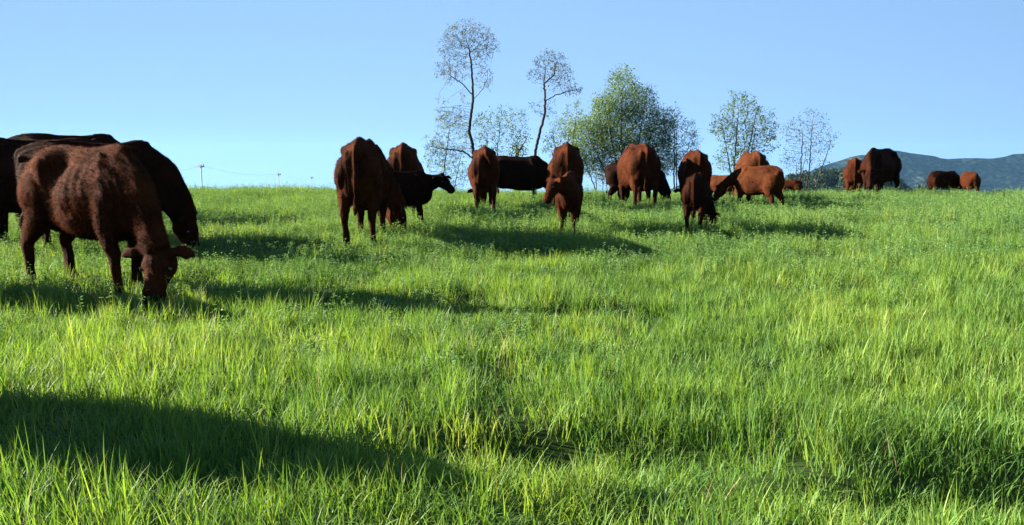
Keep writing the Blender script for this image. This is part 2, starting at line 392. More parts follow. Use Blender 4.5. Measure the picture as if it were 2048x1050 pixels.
def build_tree(name, seeds, lobes, label, seed=1, n_att=500, step=0.3, infl=2.5, kill=0.45, trunk_r=0.17, leaf_n=5, leaf_l=0.14, leaf_w=0.06,
               tone=(0.2, 0.8), spread=0.2, mat=None, tip_r=0.009, droop=-0.2, group=None, cat='tree', extra_leaves=None, expo=2.4, leaf_gen=3, bias=(0, 0, 0.12)):
    g = np.random.default_rng(seed)
    nodes, par = grow(seeds, lobes, g, n_att, step, infl, kill, bias=bias)
    n = len(nodes); r = np.zeros(n); nch = np.zeros(n, int); gen = np.zeros(n, int)
    for i in range(n):
        if par[i] >= 0: nch[par[i]] += 1
    for i in range(n - 1, -1, -1):
        r[i] = max(r[i], tip_r ** expo)
        if par[i] >= 0: r[par[i]] += r[i]
    # chronological order keeps parents before children only for grown nodes, so settle twice
    r = r ** (1 / expo); r = tip_r * 0.6 + (trunk_r - tip_r * 0.6) * ((r - r.min()) / (r.max() - r.min())) ** 1.15; r *= 1 - 0.5 * np.clip((nodes[:, 2] - nodes[0, 2]) / (nodes[:, 2].max() - nodes[0, 2]), 0, 1); r[0] = trunk_r
    for i in range(n - 1, -1, -1):
        if par[i] >= 0: gen[par[i]] = max(gen[par[i]], gen[i] + 1)
    root = nodes[0].copy()
    def tubes(sel, sides):
        V = []; Fc = []; k = 0
        ang = np.arange(sides) * 2 * pi / sides
        for i in sel:
            p = par[i]
            if p < 0: continue
            a, b = nodes[p], nodes[i]; d = b - a; L = np.linalg.norm(d)
            if L < 1e-6: continue
            d /= L; ref = np.array([0.31, 0.17, 0.93]) if abs(d[2]) < 0.9 else np.array([1.0, 0.1, 0])
            s = np.cross(d, ref); s /= np.linalg.norm(s); t = np.cross(d, s)
            ra = min(r[p], r[i] * 1.25); rb = r[i]
            ring = np.cos(ang)[:, None] * s + np.sin(ang)[:, None] * t
            V.append(a + ring * ra - d * ra * 0.3); V.append(b + ring * rb + d * rb * 0.3)
            for q in range(sides):
                q2 = (q + 1) % sides; Fc += [k + q, k + q2, k + sides + q2, k + sides + q]
            k += 2 * sides
        if not V: return None
        V = np.concatenate(V) - root; Fc = np.array(Fc)
        return V, Fc
    o = bpy.data.objects.new(name, None); COL.objects.link(o); o.location = root; o.empty_display_size = 0.3
    tag(o, label, cat, group)
    cut = min(trunk_r * 0.42, r[0] * 0.9); thick = [i for i in range(n) if r[i] > cut]; thin = [i for i in range(n) if r[i] <= cut]
    a = tubes(thick, 7); b = tubes(thin, 4)
    if a: add('trunk', np_mesh('trunk', a[0], a[1], np.full(len(a[1]) // 4, 4), smooth=True), M_BARK, o)
    if b: add('branches', np_mesh('branches', b[0], b[1], np.full(len(b[1]) // 4, 4), smooth=True), M_TWIG, o)['kind'] = 'stuff'
    tips = np.array([i for i in range(n) if gen[i] <= leaf_gen and par[i] >= 0 and r[i] < trunk_r * 0.3])
    if len(tips) and leaf_n > 0:
        cnt = g.poisson(leaf_n * 1.9, len(tips)); src = np.repeat(tips, cnt); m = len(src)
        c = nodes[src] + g.normal(size=(m, 3)) * spread
        d = rand_dirs(m, g); d[:, 2] += droop
        clump = fbm(c[:, 0] + c[:, 1] * 0.7, c[:, 2], 1.4, seed, 2)
        tn = np.clip(tone[0] + (tone[1] - tone[0]) * (0.5 + 0.45 * clump + g.normal(size=m) * 0.2), 0, 1)
        up = rand_dirs(m, g); up[:, 2] = np.abs(up[:, 2]) + 0.4
        me = leaf_cloud(c - root, d, up, leaf_l * 0.76 * g.uniform(0.6, 1.3, m), leaf_w * 0.8 * g.uniform(0.7, 1.3, m), tn, 'crown')
        add('crown', me, mat, o)
    return o

M_LEAF = leaf_material('tree_leaf', [(0.0, (0.030, 0.065, 0.014)), (0.5, (0.085, 0.165, 0.034)), (1.0, (0.165, 0.255, 0.06))], 0.42, 0.5, 0.3)
M_LEAFD = leaf_material('budding_leaf', [(0.0, (0.022, 0.030, 0.014)), (0.5, (0.055, 0.072, 0.028)), (1.0, (0.12, 0.14, 0.055))], 0.35, 0.5, 0.3)
def lobes(D, items):
    out = []
    for (px, py, rx, ry, *w) in items:
        p = pix(px, py, D); k = D / F
        dep = w[1] if len(w) > 1 else 0.9 * min(rx, ry) + 0.1 * max(rx, ry)
        out.append((p.x, p.y, p.z, rx * k, dep * k, ry * k, w[0] if w else 1.0))
    return out
def line(D, pts):
    return [tuple(pix(a[0], a[1], D + (a[2] if len(a) > 2 else 0))) for a in pts]
def foot(D, px, py):                    # trunk base on the ground
    p = pix(px, py, D); return (p.x, D, gz(p.x, D) - 0.1)

D = 44.0
build_tree('tall_tree', [[foot(D, 958, 400)] + line(D, [(950, 330), (944, 285), (938, 262), (946, 200), (945, 160), (942, 125), (938, 95)]),
                         line(D, [(945, 190), (925, 168), (900, 150)]), line(D, [(946, 200), (966, 178), (975, 158)]),
                         line(D, [(947, 320), (925, 302, -.5), (890, 298, -.8), (858, 292, -1)])],
           lobes(D, [(935, 80, 56, 38), (968, 92, 30, 30), (900, 98, 26, 24), (902, 142, 36, 28), (970, 155, 18, 28), (935, 122, 44, 22, .7), (885, 225, 18, 34, .6), (905, 235, 34, 26, .7), (872, 285, 34, 22, .6), (900, 300, 46, 30, .45), (925, 210, 16, 30, .4)]),
           'tallest tree, slender, sparse round crown and long bare trunk', 11, n_att=2600, step=0.11, infl=1.3, kill=0.13, trunk_r=0.12, leaf_n=2.2, leaf_l=0.11, leaf_w=0.05, mat=M_LEAFD, spread=0.06, tip_r=0.009, leaf_gen=2)
D = 45.0
build_tree('slender_tree', [[foot(D, 1070, 400)] + line(D, [(1068, 330), (1073, 290), (1080, 262), (1090, 225), (1090, 190), (1088, 165), (1092, 135)]),
                            line(D, [(1088, 170), (1108, 150), (1114, 120)]), line(D, [(1090, 205), (1110, 190), (1140, 182), (1160, 178)]), line(D, [(1072, 305), (1090, 292), (1104, 286)])],
           lobes(D, [(1100, 130, 36, 30), (1122, 150, 30, 26), (1072, 150, 24, 18, .7), (1142, 180, 28, 16), (1075, 215, 16, 20, .5), (1100, 220, 14, 20, .4), (1105, 175, 26, 14, .6)]),
           'second tallest tree, thin leaning trunk and open crown with few leaves', 23, n_att=1500, step=0.11, infl=1.2, kill=0.14, trunk_r=0.105, leaf_n=2.1, leaf_l=0.12, leaf_w=0.05, mat=M_LEAFD, spread=0.06, tip_r=0.009, leaf_gen=2)
D = 44.5
build_tree('broken_tree', [[foot(D, 1034, 400)] + line(D, [(1035, 330), (1034, 300), (1030, 275), (1027, 258)]), line(D, [(1036, 306), (1050, 284), (1058, 268)])],
           lobes(D, [(1036, 300, 16, 24), (1050, 276, 8, 10, .5)]),
           'short broken forked trunk wrapped in ivy between the two tall trees', 31, n_att=120, step=0.15, infl=0.9, kill=0.2, trunk_r=0.20, leaf_n=5, leaf_l=0.14, leaf_w=0.10, mat=M_LEAF, tone=(0.0, 0.45), spread=0.22, tip_r=0.012)
D = 47.0
def shrub(name, D, px, items, label, seed, n_att, leaf_n, mat, tone, tr=0.09, stems=4, py=400, leaf=(0.14, 0.07), spread=0.09, kill=0.19, step=0.14, **kw):
    f = foot(D, px, py); g = np.random.default_rng(seed); seeds = []
    L = lobes(D, items)
    for k in range(stems):
        l = L[k % len(L)]
        b = (f[0] + g.normal() * 0.15 * (k > 0), f[1] + g.normal() * 0.15 * (k > 0), f[2])
        tgt = (l[0] + g.normal() * l[3] * 0.25, l[1] + g.normal() * l[4] * 0.3, l[2] - l[5] * 0.2)
        mid = tuple(b[i] * 0.5 + tgt[i] * 0.5 + g.normal() * 0.15 for i in range(3))
        if k == 0: seeds.append([b, mid, tgt])
        else: seeds.append([f, b if False else mid, tgt])
    return build_tree(name, seeds, L, label, seed, n_att, step, 1.4, kill, tr, leaf_n, leaf[0], leaf[1], tone, spread, mat, 0.008, **kw)
shrub('young_tree', D, 965, [(975, 262, 32, 46), (1010, 250, 30, 40), (1040, 250, 20, 36), (985, 320, 50, 36, .6)],
      'pale green thin-leaved young tree between the two tallest trees', 41, 1500, 2.2, M_LEAF, (0.25, 0.75), 0.08, 5)
shrub('young_tree', D + 1, 890, [(905, 250, 34, 30), (880, 315, 34, 40), (905, 350, 40, 34), (925, 285, 26, 40, .6)],
      'low airy young tree left of the tallest trunk, above the black calf', 43, 1500, 2.0, M_LEAF, (0.3, 0.75), 0.07, 4)
D = 48.0
shrub('bushy_tree', D, 1245, [(1245, 175, 30, 46, 1.2), (1228, 220, 50, 40), (1270, 215, 46, 46), (1185, 265, 54, 38, 1.7), (1310, 262, 46, 48, 1.2), (1245, 280, 80, 50), (1175, 310, 50, 38, 1.7), (1215, 235, 36, 40, 1.3), (1300, 320, 60, 40), (1240, 340, 70, 30)],
      'large dense leafy green tree behind the herd', 51, 9500, 5.2, M_LEAF, (0.2, 1.0), 0.16, 7, leaf=(0.15, 0.07), spread=0.16, kill=0.15)
shrub('young_tree', D - 2, 1130, [(1130, 255, 36, 30, .8), (1120, 290, 40, 34), (1150, 230, 24, 34, .7), (1140, 320, 40, 30)],
      'light airy young tree just left of the large dense tree', 53, 1700, 2.4, M_LEAF, (0.25, 0.8), 0.08, 5)
shrub('young_tree', D - 1, 1355, [(1345, 250, 24, 44), (1372, 275, 28, 40), (1340, 310, 40, 36), (1390, 290, 14, 26, .7)],
      'sparse upright young tree just right of the large dense tree', 57, 1700, 2.4, M_LEAF, (0.2, 0.7), 0.08, 5)
D = 42.0
shrub('leafy_tree', D, 1482, [(1470, 215, 22, 36), (1490, 215, 30, 34), (1450, 250, 30, 36), (1520, 245, 32, 34), (1490, 275, 56, 40), (1480, 320, 56, 32, .8), (1535, 280, 24, 36, .7)],
      'leafy tree with spiky upright shoots, behind the grazing calf', 61, 2400, 3.0, M_LEAF, (0.2, 0.85), 0.11, 6, leaf=(0.16, 0.07))
shrub('bare_tree', D + 1, 1600, [(1625, 240, 34, 26), (1595, 262, 34, 30), (1650, 275, 26, 32), (1620, 290, 50, 34), (1590, 320, 34, 30), (1640, 325, 34, 20, .6)],
      'nearly bare multi-stemmed tree at the right end of the tree row', 67, 1500, 1.3, M_LEAFD, (0.2, 0.8), 0.08, 5, leaf=(0.12, 0.06))
for k, (px, D, top, lab) in enumerate([(1192, 40, 338, 'thin bare sapling, left one of two beside the dark yearling'), (1205, 41, 345, 'thin bare sapling, right one of two beside the dark yearling')]):
    build_tree('sapling', [[foot(D, px, 400)] + line(D, [(px + 1, 370), (px, top + 15)])], lobes(D, [(px, top + 8, 8, 14)]), lab, 71 + k, 60, 0.10, 0.8, 0.12, 0.035, 1.2, 0.10, 0.05, mat=M_LEAFD, spread=0.06, tip_r=0.007, group='saplings')

# ------------------------------------------------------------------ utility poles and cables
POLES = [(402, 330, 112.0, 'left nearest and tallest of the three utility poles on the skyline'), (557, 347, 158.0, 'middle one of the three utility poles on the skyline'), (623, 354, 196.0, 'rightmost and farthest of the three utility poles on the skyline')]
def cyl(p0, p1, r0, r1, sides=8):
    p0 = np.array(p0, float); p1 = np.array(p1, float); d = p1 - p0; d /= np.linalg.norm(d)
    ref = np.array([0, 0, 1.0]) if abs(d[2]) < 0.9 else np.array([1.0, 0, 0]); s = np.cross(d, ref); s /= np.linalg.norm(s); t = np.cross(d, s)
    a = np.arange(sides) * 2 * pi / sides; ring = np.cos(a)[:, None] * s + np.sin(a)[:, None] * t
    v = np.concatenate([p0 + ring * r0, p1 + ring * r1]); f = []; fs = []
    for q in range(sides): q2 = (q + 1) % sides; f += [q, q2, sides + q2, sides + q]; fs.append(4)
    f += list(range(sides - 1, -1, -1)); fs.append(sides); f += list(range(sides, 2 * sides)); fs.append(sides)
    return v, f, fs
tops = []
for px, py, D, lab in POLES:
    top = pix(px, py, D); base = gz(top.x, D) - 0.3
    o = bpy.data.objects.new('utility_pole', None); COL.objects.link(o); o.location = (top.x, D, base); tag(o, lab, 'utility pole', 'utility poles on the skyline')
    h = top.z - base
    add('pole', np_mesh('pole', *cyl((0, 0, 0), (0, 0, h), 0.10, 0.07)), M_POLE, o)
    add('crossarm', np_mesh('crossarm', *cyl((-0.42, 0, h - 0.25), (0.42, 0, h - 0.25), 0.08, 0.08, 6)), M_POLE, o)
    for s in (-0.34, 0.0, 0.34): add('insulator', np_mesh('insulator', *cyl((s, 0, h - (0.22 if s else 0.02)), (s, 0, h + (0.10 if s else 0.18)), 0.08, 0.05, 6)), M_CERAMIC, o)
    tops.append(Vector((top.x, D, top.z - 0.1)))
left_end = pix(180, 352, 74.0); left_end.z += 0
wires = [(left_end, tops[0], 'cable running left from the tallest utility pole'), (tops[0], tops[1], 'sagging cable between the tallest and the middle utility pole'), (tops[1], tops[2], 'cable between the middle and the farthest utility pole')]
for a, b, lab in wires:
    V = []; f = []; n = 24; L = (b - a).length
    for i in range(n + 1):
        t = i / n; p = a.lerp(b, t); p.z -= 4 * t * (1 - t) * L * 0.014
        V += [p + Vector((0, 0, 0.014)), p + Vector((0.013, 0.006, -0.008)), p + Vector((-0.013, -0.006, -0.008))]
        if i:
            k = 3 * i
            for q in range(3): q2 = (q + 1) % 3; f += [k - 3 + q, k - 3 + q2, k + q2, k + q]
    o = add('power_cable', np_mesh('power_cable', np.array([tuple(v) for v in V]), f, np.full(len(f) // 4, 4)), M_WIRE); tag(o, lab, 'cable', 'overhead cables')

# ------------------------------------------------------------------ cattle
def catmull(P, n):
    P = np.asarray(P, float); m = len(P); out = []
    for i in range(m - 1):
        p0 = P[max(i - 1, 0)]; p1 = P[i]; p2 = P[i + 1]; p3 = P[min(i + 2, m - 1)]
        for k in range(n):
            t = k / n
            out.append(0.5 * ((2 * p1) + (-p0 + p2) * t + (2 * p0 - 5 * p1 + 4 * p2 - p3) * t * t + (-p0 + 3 * p1 - 3 * p2 + p3) * t ** 3))
    out.append(P[-1]); return np.array(out)
class Shell:
    def __init__(s): s.v = []; s.f = []; s.fs = []; s.n = 0
    def put(s, rings):
        """closed tube from a list of rings (k,3) with fan caps"""
        k = len(rings[0]); b = s.n
        for r in rings: s.v.append(r)
        m = len(rings); s.n += k * m
        c0 = s.n; s.v.append(np.mean(rings[0], 0)[None]); s.v.append(np.mean(rings[-1], 0)[None]); s.n += 2
        for i in range(m - 1):
            for q in range(k):
                q2 = (q + 1) % k; s.f += [b + i * k + q, b + i * k + q2, b + (i + 1) * k + q2, b + (i + 1) * k + q]; s.fs.append(4)
        for q in range(k):
            q2 = (q + 1) % k
            s.f += [c0, b + q2, b + q]; s.f += [c0 + 1, b + (m - 1) * k + q, b + (m - 1) * k + q2]; s.fs += [3, 3]
    def tube(s, pts, lat=(0, 1, 0), sides=14, sub=5):
        """pts: x,y,z, radius in the plane of the bend, radius sideways"""
        P = catmull(pts, sub); c = P[:, :3]; T = np.gradient(c, axis=0); T /= (np.linalg.norm(T, axis=1, keepdims=True) + 1e-9)
        lat = np.array(lat, float); a = np.arange(sides) * 2 * pi / sides; rings = []
        for i in range(len(P)):
            l = lat - T[i] * np.dot(lat, T[i]); l /= (np.linalg.norm(l) + 1e-9); u = np.cross(T[i], l)
            rings.append(c[i] + np.cos(a)[:, None] * u * max(P[i, 3], .004) + np.sin(a)[:, None] * l * max(P[i, 4], .004))
        s.put(rings)
    def trunk(s, st, sub=6):
        """stations: x, ztop, zbot, w_up, w_mid, w_low, z fraction of upper and lower control"""
        P = catmull(st, sub); rings = []
        for x, zt, zb, wu, wm, wl, fu, fl in P:
            h = zt - zb; zu = zb + h * fu; zm = zb + h * 0.52; zl = zb + h * fl
            prof = np.array([(0, zt), (wu * .55, zt - (zt - zu) * .28), (wu, zu), (wm, zm), (wl, zl), (wl * .5, zb + (zl - zb) * .2), (0, zb), (-wl * .5, zb + (zl - zb) * .2), (-wl, zl), (-wm, zm), (-wu, zu), (-wu * .55, zt - (zt - zu) * .28)])
            cl = np.concatenate([prof[-1:], prof, prof[:2]]); Q = []
            for i in range(1, len(prof) + 1):
                p0, p1, p2, p3 = cl[i - 1], cl[i], cl[i + 1], cl[i + 2]
                for t in (0, 1 / 3, 2 / 3):
                    Q.append(0.5 * ((2 * p1) + (-p0 + p2) * t + (2 * p0 - 5 * p1 + 4 * p2 - p3) * t * t + (-p0 + 3 * p1 - 3 * p2 + p3) * t ** 3))
            Q = np.array(Q); rings.append(np.stack([np.full(len(Q), x), Q[:, 0], Q[:, 1]], -1))
        s.put(rings)
    def ball(s, c, r, n=10):
        rings = []; a = np.arange(n) * 2 * pi / n
        for t in np.linspace(-0.97, 0.97, n):
            q = math.sqrt(1 - t * t); rings.append(np.stack([c[0] + r[0] * q * np.cos(a), c[1] + r[1] * q * np.sin(a), np.full(n, c[2] + r[2] * t)], -1))
        s.put(rings)

dg = None
def cattle(name, label, px, dist, yaw, h=1.35, coat='red', young=0.0, thin=0.0, fat=1.0, neck='graze', turn=0.0, hturn=None, vox=0.024, hair=9000, hair_l=0.020,
           tail=(0, 0), step=(0, 0, 0, 0), seed=1, udder=False, cat='cow', group='grazing cattle', hair_w=0.005, eyes=False, pitch_down=78, xw=None, yw=None, socks=False, sink=0.0, tag_ear=False):
    g = np.random.default_rng(seed * 13 + 5)
    S = Shell(); y_ = young
    zb_up = 0.10 * y_ - 0.05 - 0.045 * (1 - min(1, y_ * 2))                     # young: longer legs under a lighter trunk
    k = 1.0
    def W(v): return v * (1 - 0.16 * y_) * fat
    hollow_ = 0.10 * thin
    lx = 1 - 0.10 * y_
    def st(x, zt, zb, wu, wm, wl, fu=.84, fl=.16): return (x * lx, zt, zb + zb_up, W(wu), W(wm), W(wl), fu, fl)
    S.trunk([st(-.86, 1.18, .92, .07, .09, .07), st(-.83, 1.23, .80, .13, .17, .13), st(-.72, 1.315, .64, .15, .235, .19, .82), st(-.55, 1.345, .60, .20, .26, .21, .84), st(-.42, 1.35, .57, .225 - .03 * (1 - thin), .26, .21, .82),
             st(-.24, 1.335 - .01 * thin, .57, .175 - hollow_, .285 - .5 * hollow_, .23, .86), st(-.02, 1.32, .53, .18 - .02 * thin, .335, .27), st(.20, 1.315, .52, .17 - .02 * thin, .325, .25), st(.40, 1.335, .53, .145, .275, .19, .86), st(.54, 1.335, .56, .115, .235, .17, .86),
             st(.68, 1.26, .62, .09, .185, .14), st(.77, 1.14, .74, .05, .10, .07)])
    for sd in (1, -1):
        S.ball((-.45 * lx, sd * W(.178), 1.205), (.13, .06 + .014 * thin, .085)); S.ball((-.80 * lx, sd * W(.11), 1.16), (.05, .042, .055))
        S.tube([(.34 * lx, sd * W(.10), 1.30, .03, .03), (.42 * lx, sd * W(.185), 1.12, .05, .035), (.50 * lx, sd * W(.235), .90, .055, .04), (.58 * lx, sd * W(.20), .82, .05, .04)])
    S.tube([(-.84 * lx, 0, 1.235, .03, .035), (-.70 * lx, 0, 1.32, .032, .03), (-.45 * lx, 0, 1.357, .03, .028), (-.1 * lx, 0, 1.332, .028, .03), (.2 * lx, 0, 1.325, .03, .03), (.44 * lx, 0, 1.35, .04, .035), (.58 * lx, 0, 1.31, .05, .04)])
    if udder: S.ball((-.40 * lx, 0, .53), (.17, .13, .13))
    hy = W(.19); fy = W(.175)
    for sd, so, i in ((1, 1, 0), (-1, 1, 1)):
        dx = step[i]
        S.tube([(-.60 * lx, sd * hy * .75, 1.10, .20, .11), (-.60 * lx, sd * hy * .95, .92, .23, .125), (-.56 * lx + dx * .2, sd * hy, .74, .165, .10), (-.64 * lx + dx * .5, sd * hy * .98, .58, .115, .080), (-.745 * lx + dx * .75, sd * hy * .92, .44, .074, .058),
                (-.725 * lx + dx * .85, sd * hy * .90, .30, .051, .045), (-.71 * lx + dx * .95, sd * hy * .90, .14, .046, .043), (-.685 * lx + dx, sd * hy * .92, .07, .050, .046), (-.66 * lx + dx, sd * hy * .94, .005, .065, .056)])
        dx = step[i + 2]
        S.tube([(.42 * lx, sd * fy * .80, 1.12, .11, .06), (.47 * lx, sd * fy * 1.05, .92, .155, .085), (.43 * lx + dx * .1, sd * fy * 1.08, .74, .115, .085), (.42 * lx + dx * .4, sd * fy * 1.0, .56, .082, .072), (.445 * lx + dx * .6, sd * fy * .92, .40, .062, .058),
                (.44 * lx + dx * .8, sd * fy * .90, .27, .048, .045), (.44 * lx + dx * .95, sd * fy * .90, .13, .045, .043), (.455 * lx + dx, sd * fy * .92, .07, .050, .047), (.475 * lx + dx, sd * fy * .94, .005, .064, .057)])
    # neck and head
    tr = radians(turn); ht = tr if hturn is None else radians(hturn)
    hs_ = 1 + 0.10 * y_
    def T2(fwd, z, r1, r2, q):            # neck point: fwd metres ahead of the withers, bent sideways by q of the turn
        b = .58 * lx; ang = tr * q
        return (b + fwd * cos(ang), fwd * sin(ang), z, r1, r2)
    nw = 1 - .12 * y_ - .06 * thin
    if neck == 'graze':
        N_ = [T2(-.12, 1.04, .29 * nw, .165, .3), T2(.06, .96, .28 * nw, .155 * nw, .6), T2(.19, .79, .235 * nw, .138 * nw, .8), T2(.31, .59, .195 * nw, .120 * nw, .95), T2(.40, .42, .155, .105, 1.0)]
        poll = np.array(T2(.42, .44, 0, 0, 1.0)[:3]); pd = pitch_down
    elif neck == 'low':
        N_ = [T2(-.10, 1.08, .26 * nw, .15, .3), T2(.12, 1.06, .22 * nw, .13 * nw, .6), T2(.32, .96, .175 * nw, .11 * nw, .8), T2(.50, .84, .14 * nw, .095 * nw, .95), T2(.60, .76, .12, .09, 1.0)]
        poll = np.array(T2(.62, .80, 0, 0, 1.0)[:3]); pd = 62 if pitch_down == 78 else pitch_down
    else:
        N_ = [T2(-.10, 1.06, .28 * nw, .15, .3), T2(.08, 1.08, .25 * nw, .14 * nw, .6), T2(.22, 1.11, .20 * nw, .12 * nw, .8), T2(.34, 1.15, .165 * nw, .105 * nw, .95), T2(.40, 1.17, .13, .10, 1.0)]
        poll = np.array(T2(.42, 1.24, 0, 0, 1.0)[:3]); pd = 32 if pitch_down == 78 else pitch_down
    S.tube(N_, lat=(-sin(tr * .7), cos(tr * .7), 0))
    a = radians(pd); hd = np.array([cos(ht) * cos(a), sin(ht) * cos(a), -sin(a)]); hl = np.array([-sin(ht), cos(ht), 0.0]); hu = np.cross(hd, hl)   # head forward, left, up(forehead)
    def H(f, u, l=0): return poll + (hd * f + hu * u + hl * l) * hs_
    def HP(f, u, rv, rl): p = H(f, u); return (p[0], p[1], p[2], rv * hs_, rl * hs_)
    S.tube([HP(-.06, -.06, .06, .06), HP(-.02, -.055, .105, .10), HP(.06, -.068, .142, .138), HP(.14, -.073, .145, .136), HP(.23, -.062, .122, .104), HP(.31, -.054, .098, .086), HP(.385, -.05, .092, .097), HP(.44, -.052, .083, .098), HP(.475, -.05, .042, .055)], lat=hl)
    S.ball(H(-.02, .03), (.06, .06, .06))
    for sd in (1, -1):
        e0 = H(.02, -.01, sd * .09); e1 = H(.005, -.005, sd * .185); e2 = H(.025, -.02, sd * .270); e3 = H(.055, -.035, sd * .320)
        S.tube([(*e0, .028, .026), (*e1, .058, .022), (*e2, .055, .020), (*e3, .012, .010)], lat=tuple(hu), sides=10, sub=4)
        S.ball(H(.150, -.005, sd * .095), (.032, .032, .032), 8)      # brow
    # tail
    tx, ty = tail
    S.tube([(-.76 * lx, 0, 1.27, .05, .05), (-.87 * lx - .1 * tx, .1 * ty, 1.22, .030, .030), (-.885 * lx - .5 * tx, .5 * ty, 1.0, .020, .020), (-.86 * lx - .8 * tx, .8 * ty, .78, .017, .017), (-.84 * lx - tx, ty, .62, .020, .020), (-.84 * lx - tx, ty * 1.1, .50, .032, .032), (-.84 * lx - tx, ty * 1.1, .40, .014, .014)], sides=8)
    s = h / 1.35
    me0 = np_mesh('raw', np.concatenate(S.v) * s, S.f, S.fs)
    tmp = bpy.data.objects.new('raw', me0); COL.objects.link(tmp)
    rm = tmp.modifiers.new('r', 'REMESH'); rm.mode = 'VOXEL'; rm.voxel_size = vox * (s ** 0.5)
    sm = tmp.modifiers.new('s', 'SMOOTH'); sm.factor = 0.5; sm.iterations = max(3, int(round(0.13 / vox)))
    bpy.context.view_layer.update(); d_ = bpy.context.evaluated_depsgraph_get()
    me = bpy.data.meshes.new_from_object(tmp.evaluated_get(d_)); me.name = 'body'
    bpy.data.objects.remove(tmp); bpy.data.meshes.remove(me0)
    nv = len(me.vertices); co = np.empty(nv * 3, np.float32); me.vertices.foreach_get('co', co); co = co.reshape(-1, 3)
    no = np.empty(nv * 3, np.float32); me.vertices.foreach_get('normal', no); no = no.reshape(-1, 3)
    # bony relief: ribs, and a slightly uneven hide
    u = co / s
    rib = np.sin((u[:, 0] + .35 * (u[:, 2] - 1)) * 2 * pi / .105) * sstep(-.22, -.10, u[:, 0]) * (1 - sstep(.25, .36, u[:, 0])) * sstep(.62, .80, u[:, 2]) * (1 - sstep(1.12, 1.26, u[:, 2]))
    dsp = rib * .0045 * thin + (.010 + .010 * thin) * fbm(u[:, 0] + 7.3 * u[:, 1], u[:, 2] + 3.1 * u[:, 1], .17, seed, 2)
    co = co + no * (dsp * s)[:, None]; me.vertices.foreach_set('co', co.ravel())
    nose = H(.45, -.05) * s; dm = np.linalg.norm(co - nose, axis=1) / (s * hs_)
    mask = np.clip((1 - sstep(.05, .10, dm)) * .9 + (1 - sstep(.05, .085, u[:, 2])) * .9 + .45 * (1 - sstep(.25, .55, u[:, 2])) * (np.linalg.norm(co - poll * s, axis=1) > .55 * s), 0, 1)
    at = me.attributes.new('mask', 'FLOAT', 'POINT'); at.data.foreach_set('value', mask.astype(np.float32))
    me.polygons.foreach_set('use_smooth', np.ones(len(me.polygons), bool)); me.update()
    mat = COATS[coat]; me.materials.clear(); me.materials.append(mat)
    X = colx(px, dist) if xw is None else xw; Yw = dist if yw is None else yw
    if xw is None: yaw = math.degrees(math.atan2(Yw, X)) + yaw        # 0 = straight away from the viewer, + turns left
    o = bpy.data.objects.new(name, None); COL.objects.link(o); o.location = (X, Yw, gz(X, Yw) + 0.01 - sink); o.rotation_euler = (0, 0, radians(yaw)); o.empty_display_size = 0.3
    tag(o, label, cat, group)
    add('body', me, None, o)
    if hair:
        me.calc_loop_triangles(); nt_ = len(me.loop_triangles); tri = np.empty(nt_ * 3, np.int32); me.loop_triangles.foreach_get('vertices', tri); tri = tri.reshape(-1, 3)
        A, B, C = co[tri[:, 0]], co[tri[:, 1]], co[tri[:, 2]]; ar = np.linalg.norm(np.cross(B - A, C - A), axis=1); ar /= ar.sum()
        pick = g.choice(nt_, hair, p=ar); w = g.random((hair, 2)); fl = w.sum(1) > 1; w[fl] = 1 - w[fl]
        P = A[pick] + (B - A)[pick] * w[:, :1] + (C - A)[pick] * w[:, 1:]
        nr = no[tri[pick, 0]]; flow = np.tile(np.array([-.35, 0, -.75]), (hair, 1)) + g.normal(size=(hair, 3)) * .55
        curl = np.stack([fbm(P[:, 0] / s, P[:, 2] / s + P[:, 1], .06, 3, 2), fbm(P[:, 0] / s, P[:, 2] / s + P[:, 1], .06, 8, 2), fbm(P[:, 0] / s, P[:, 2] / s + P[:, 1], .06, 14, 2)], -1)
        dr = nr * .55 + (flow + curl * 1.0) * .6; dr /= np.linalg.norm(dr, axis=1, keepdims=True)
        sd = np.cross(dr, nr + g.normal(size=(hair, 3)) * .4); sd /= (np.linalg.norm(sd, axis=1, keepdims=True) + 1e-9)
        leg = 1 - .65 * (1 - sstep(.35, .6, P[:, 2] / s)); ll = (hair_l * g.uniform(.5, 1.4, hair) * leg)[:, None]
        v = np.empty((hair, 3, 3)); v[:, 0] = P - sd * hair_w * .5 - nr * .004; v[:, 1] = P + sd * hair_w * .5 - nr * .004; v[:, 2] = P + dr * ll
        mk = np.repeat(mask[tri[pick, 0]], 3)
        hm = np_mesh('coat', v.reshape(-1, 3), np.arange(hair * 3), np.full(hair, 3), {'tone': ('FLOAT', np.repeat(g.normal(size=hair) * .07 + .06, 3)), 'mask': ('FLOAT', mk)})  # hair toned lighter than the hide, painting in a sunlit rim
        # shade the fur with the hide's own normals
        cn = np.repeat(nr * .8 + dr * .35, 3, axis=0); cn /= np.linalg.norm(cn, axis=1, keepdims=True)
        hm.polygons.foreach_set('use_smooth', np.ones(hair, bool)); hm.normals_split_custom_set_from_vertices(cn.tolist())
        hm.materials.append(mat); c_ = add('coat', hm, None, o); c_['kind'] = 'stuff'
    if eyes:
        for sd in (1, -1):
            e = Shell(); e.ball((0, 0, 0), (.022 * s, .022 * s, .022 * s), 8)
            add('eye', np_mesh('eye', np.concatenate(e.v), e.f, e.fs, smooth=True), M_EYE, o, tuple(H(.160, -.010, sd * .118) * s))
    return o

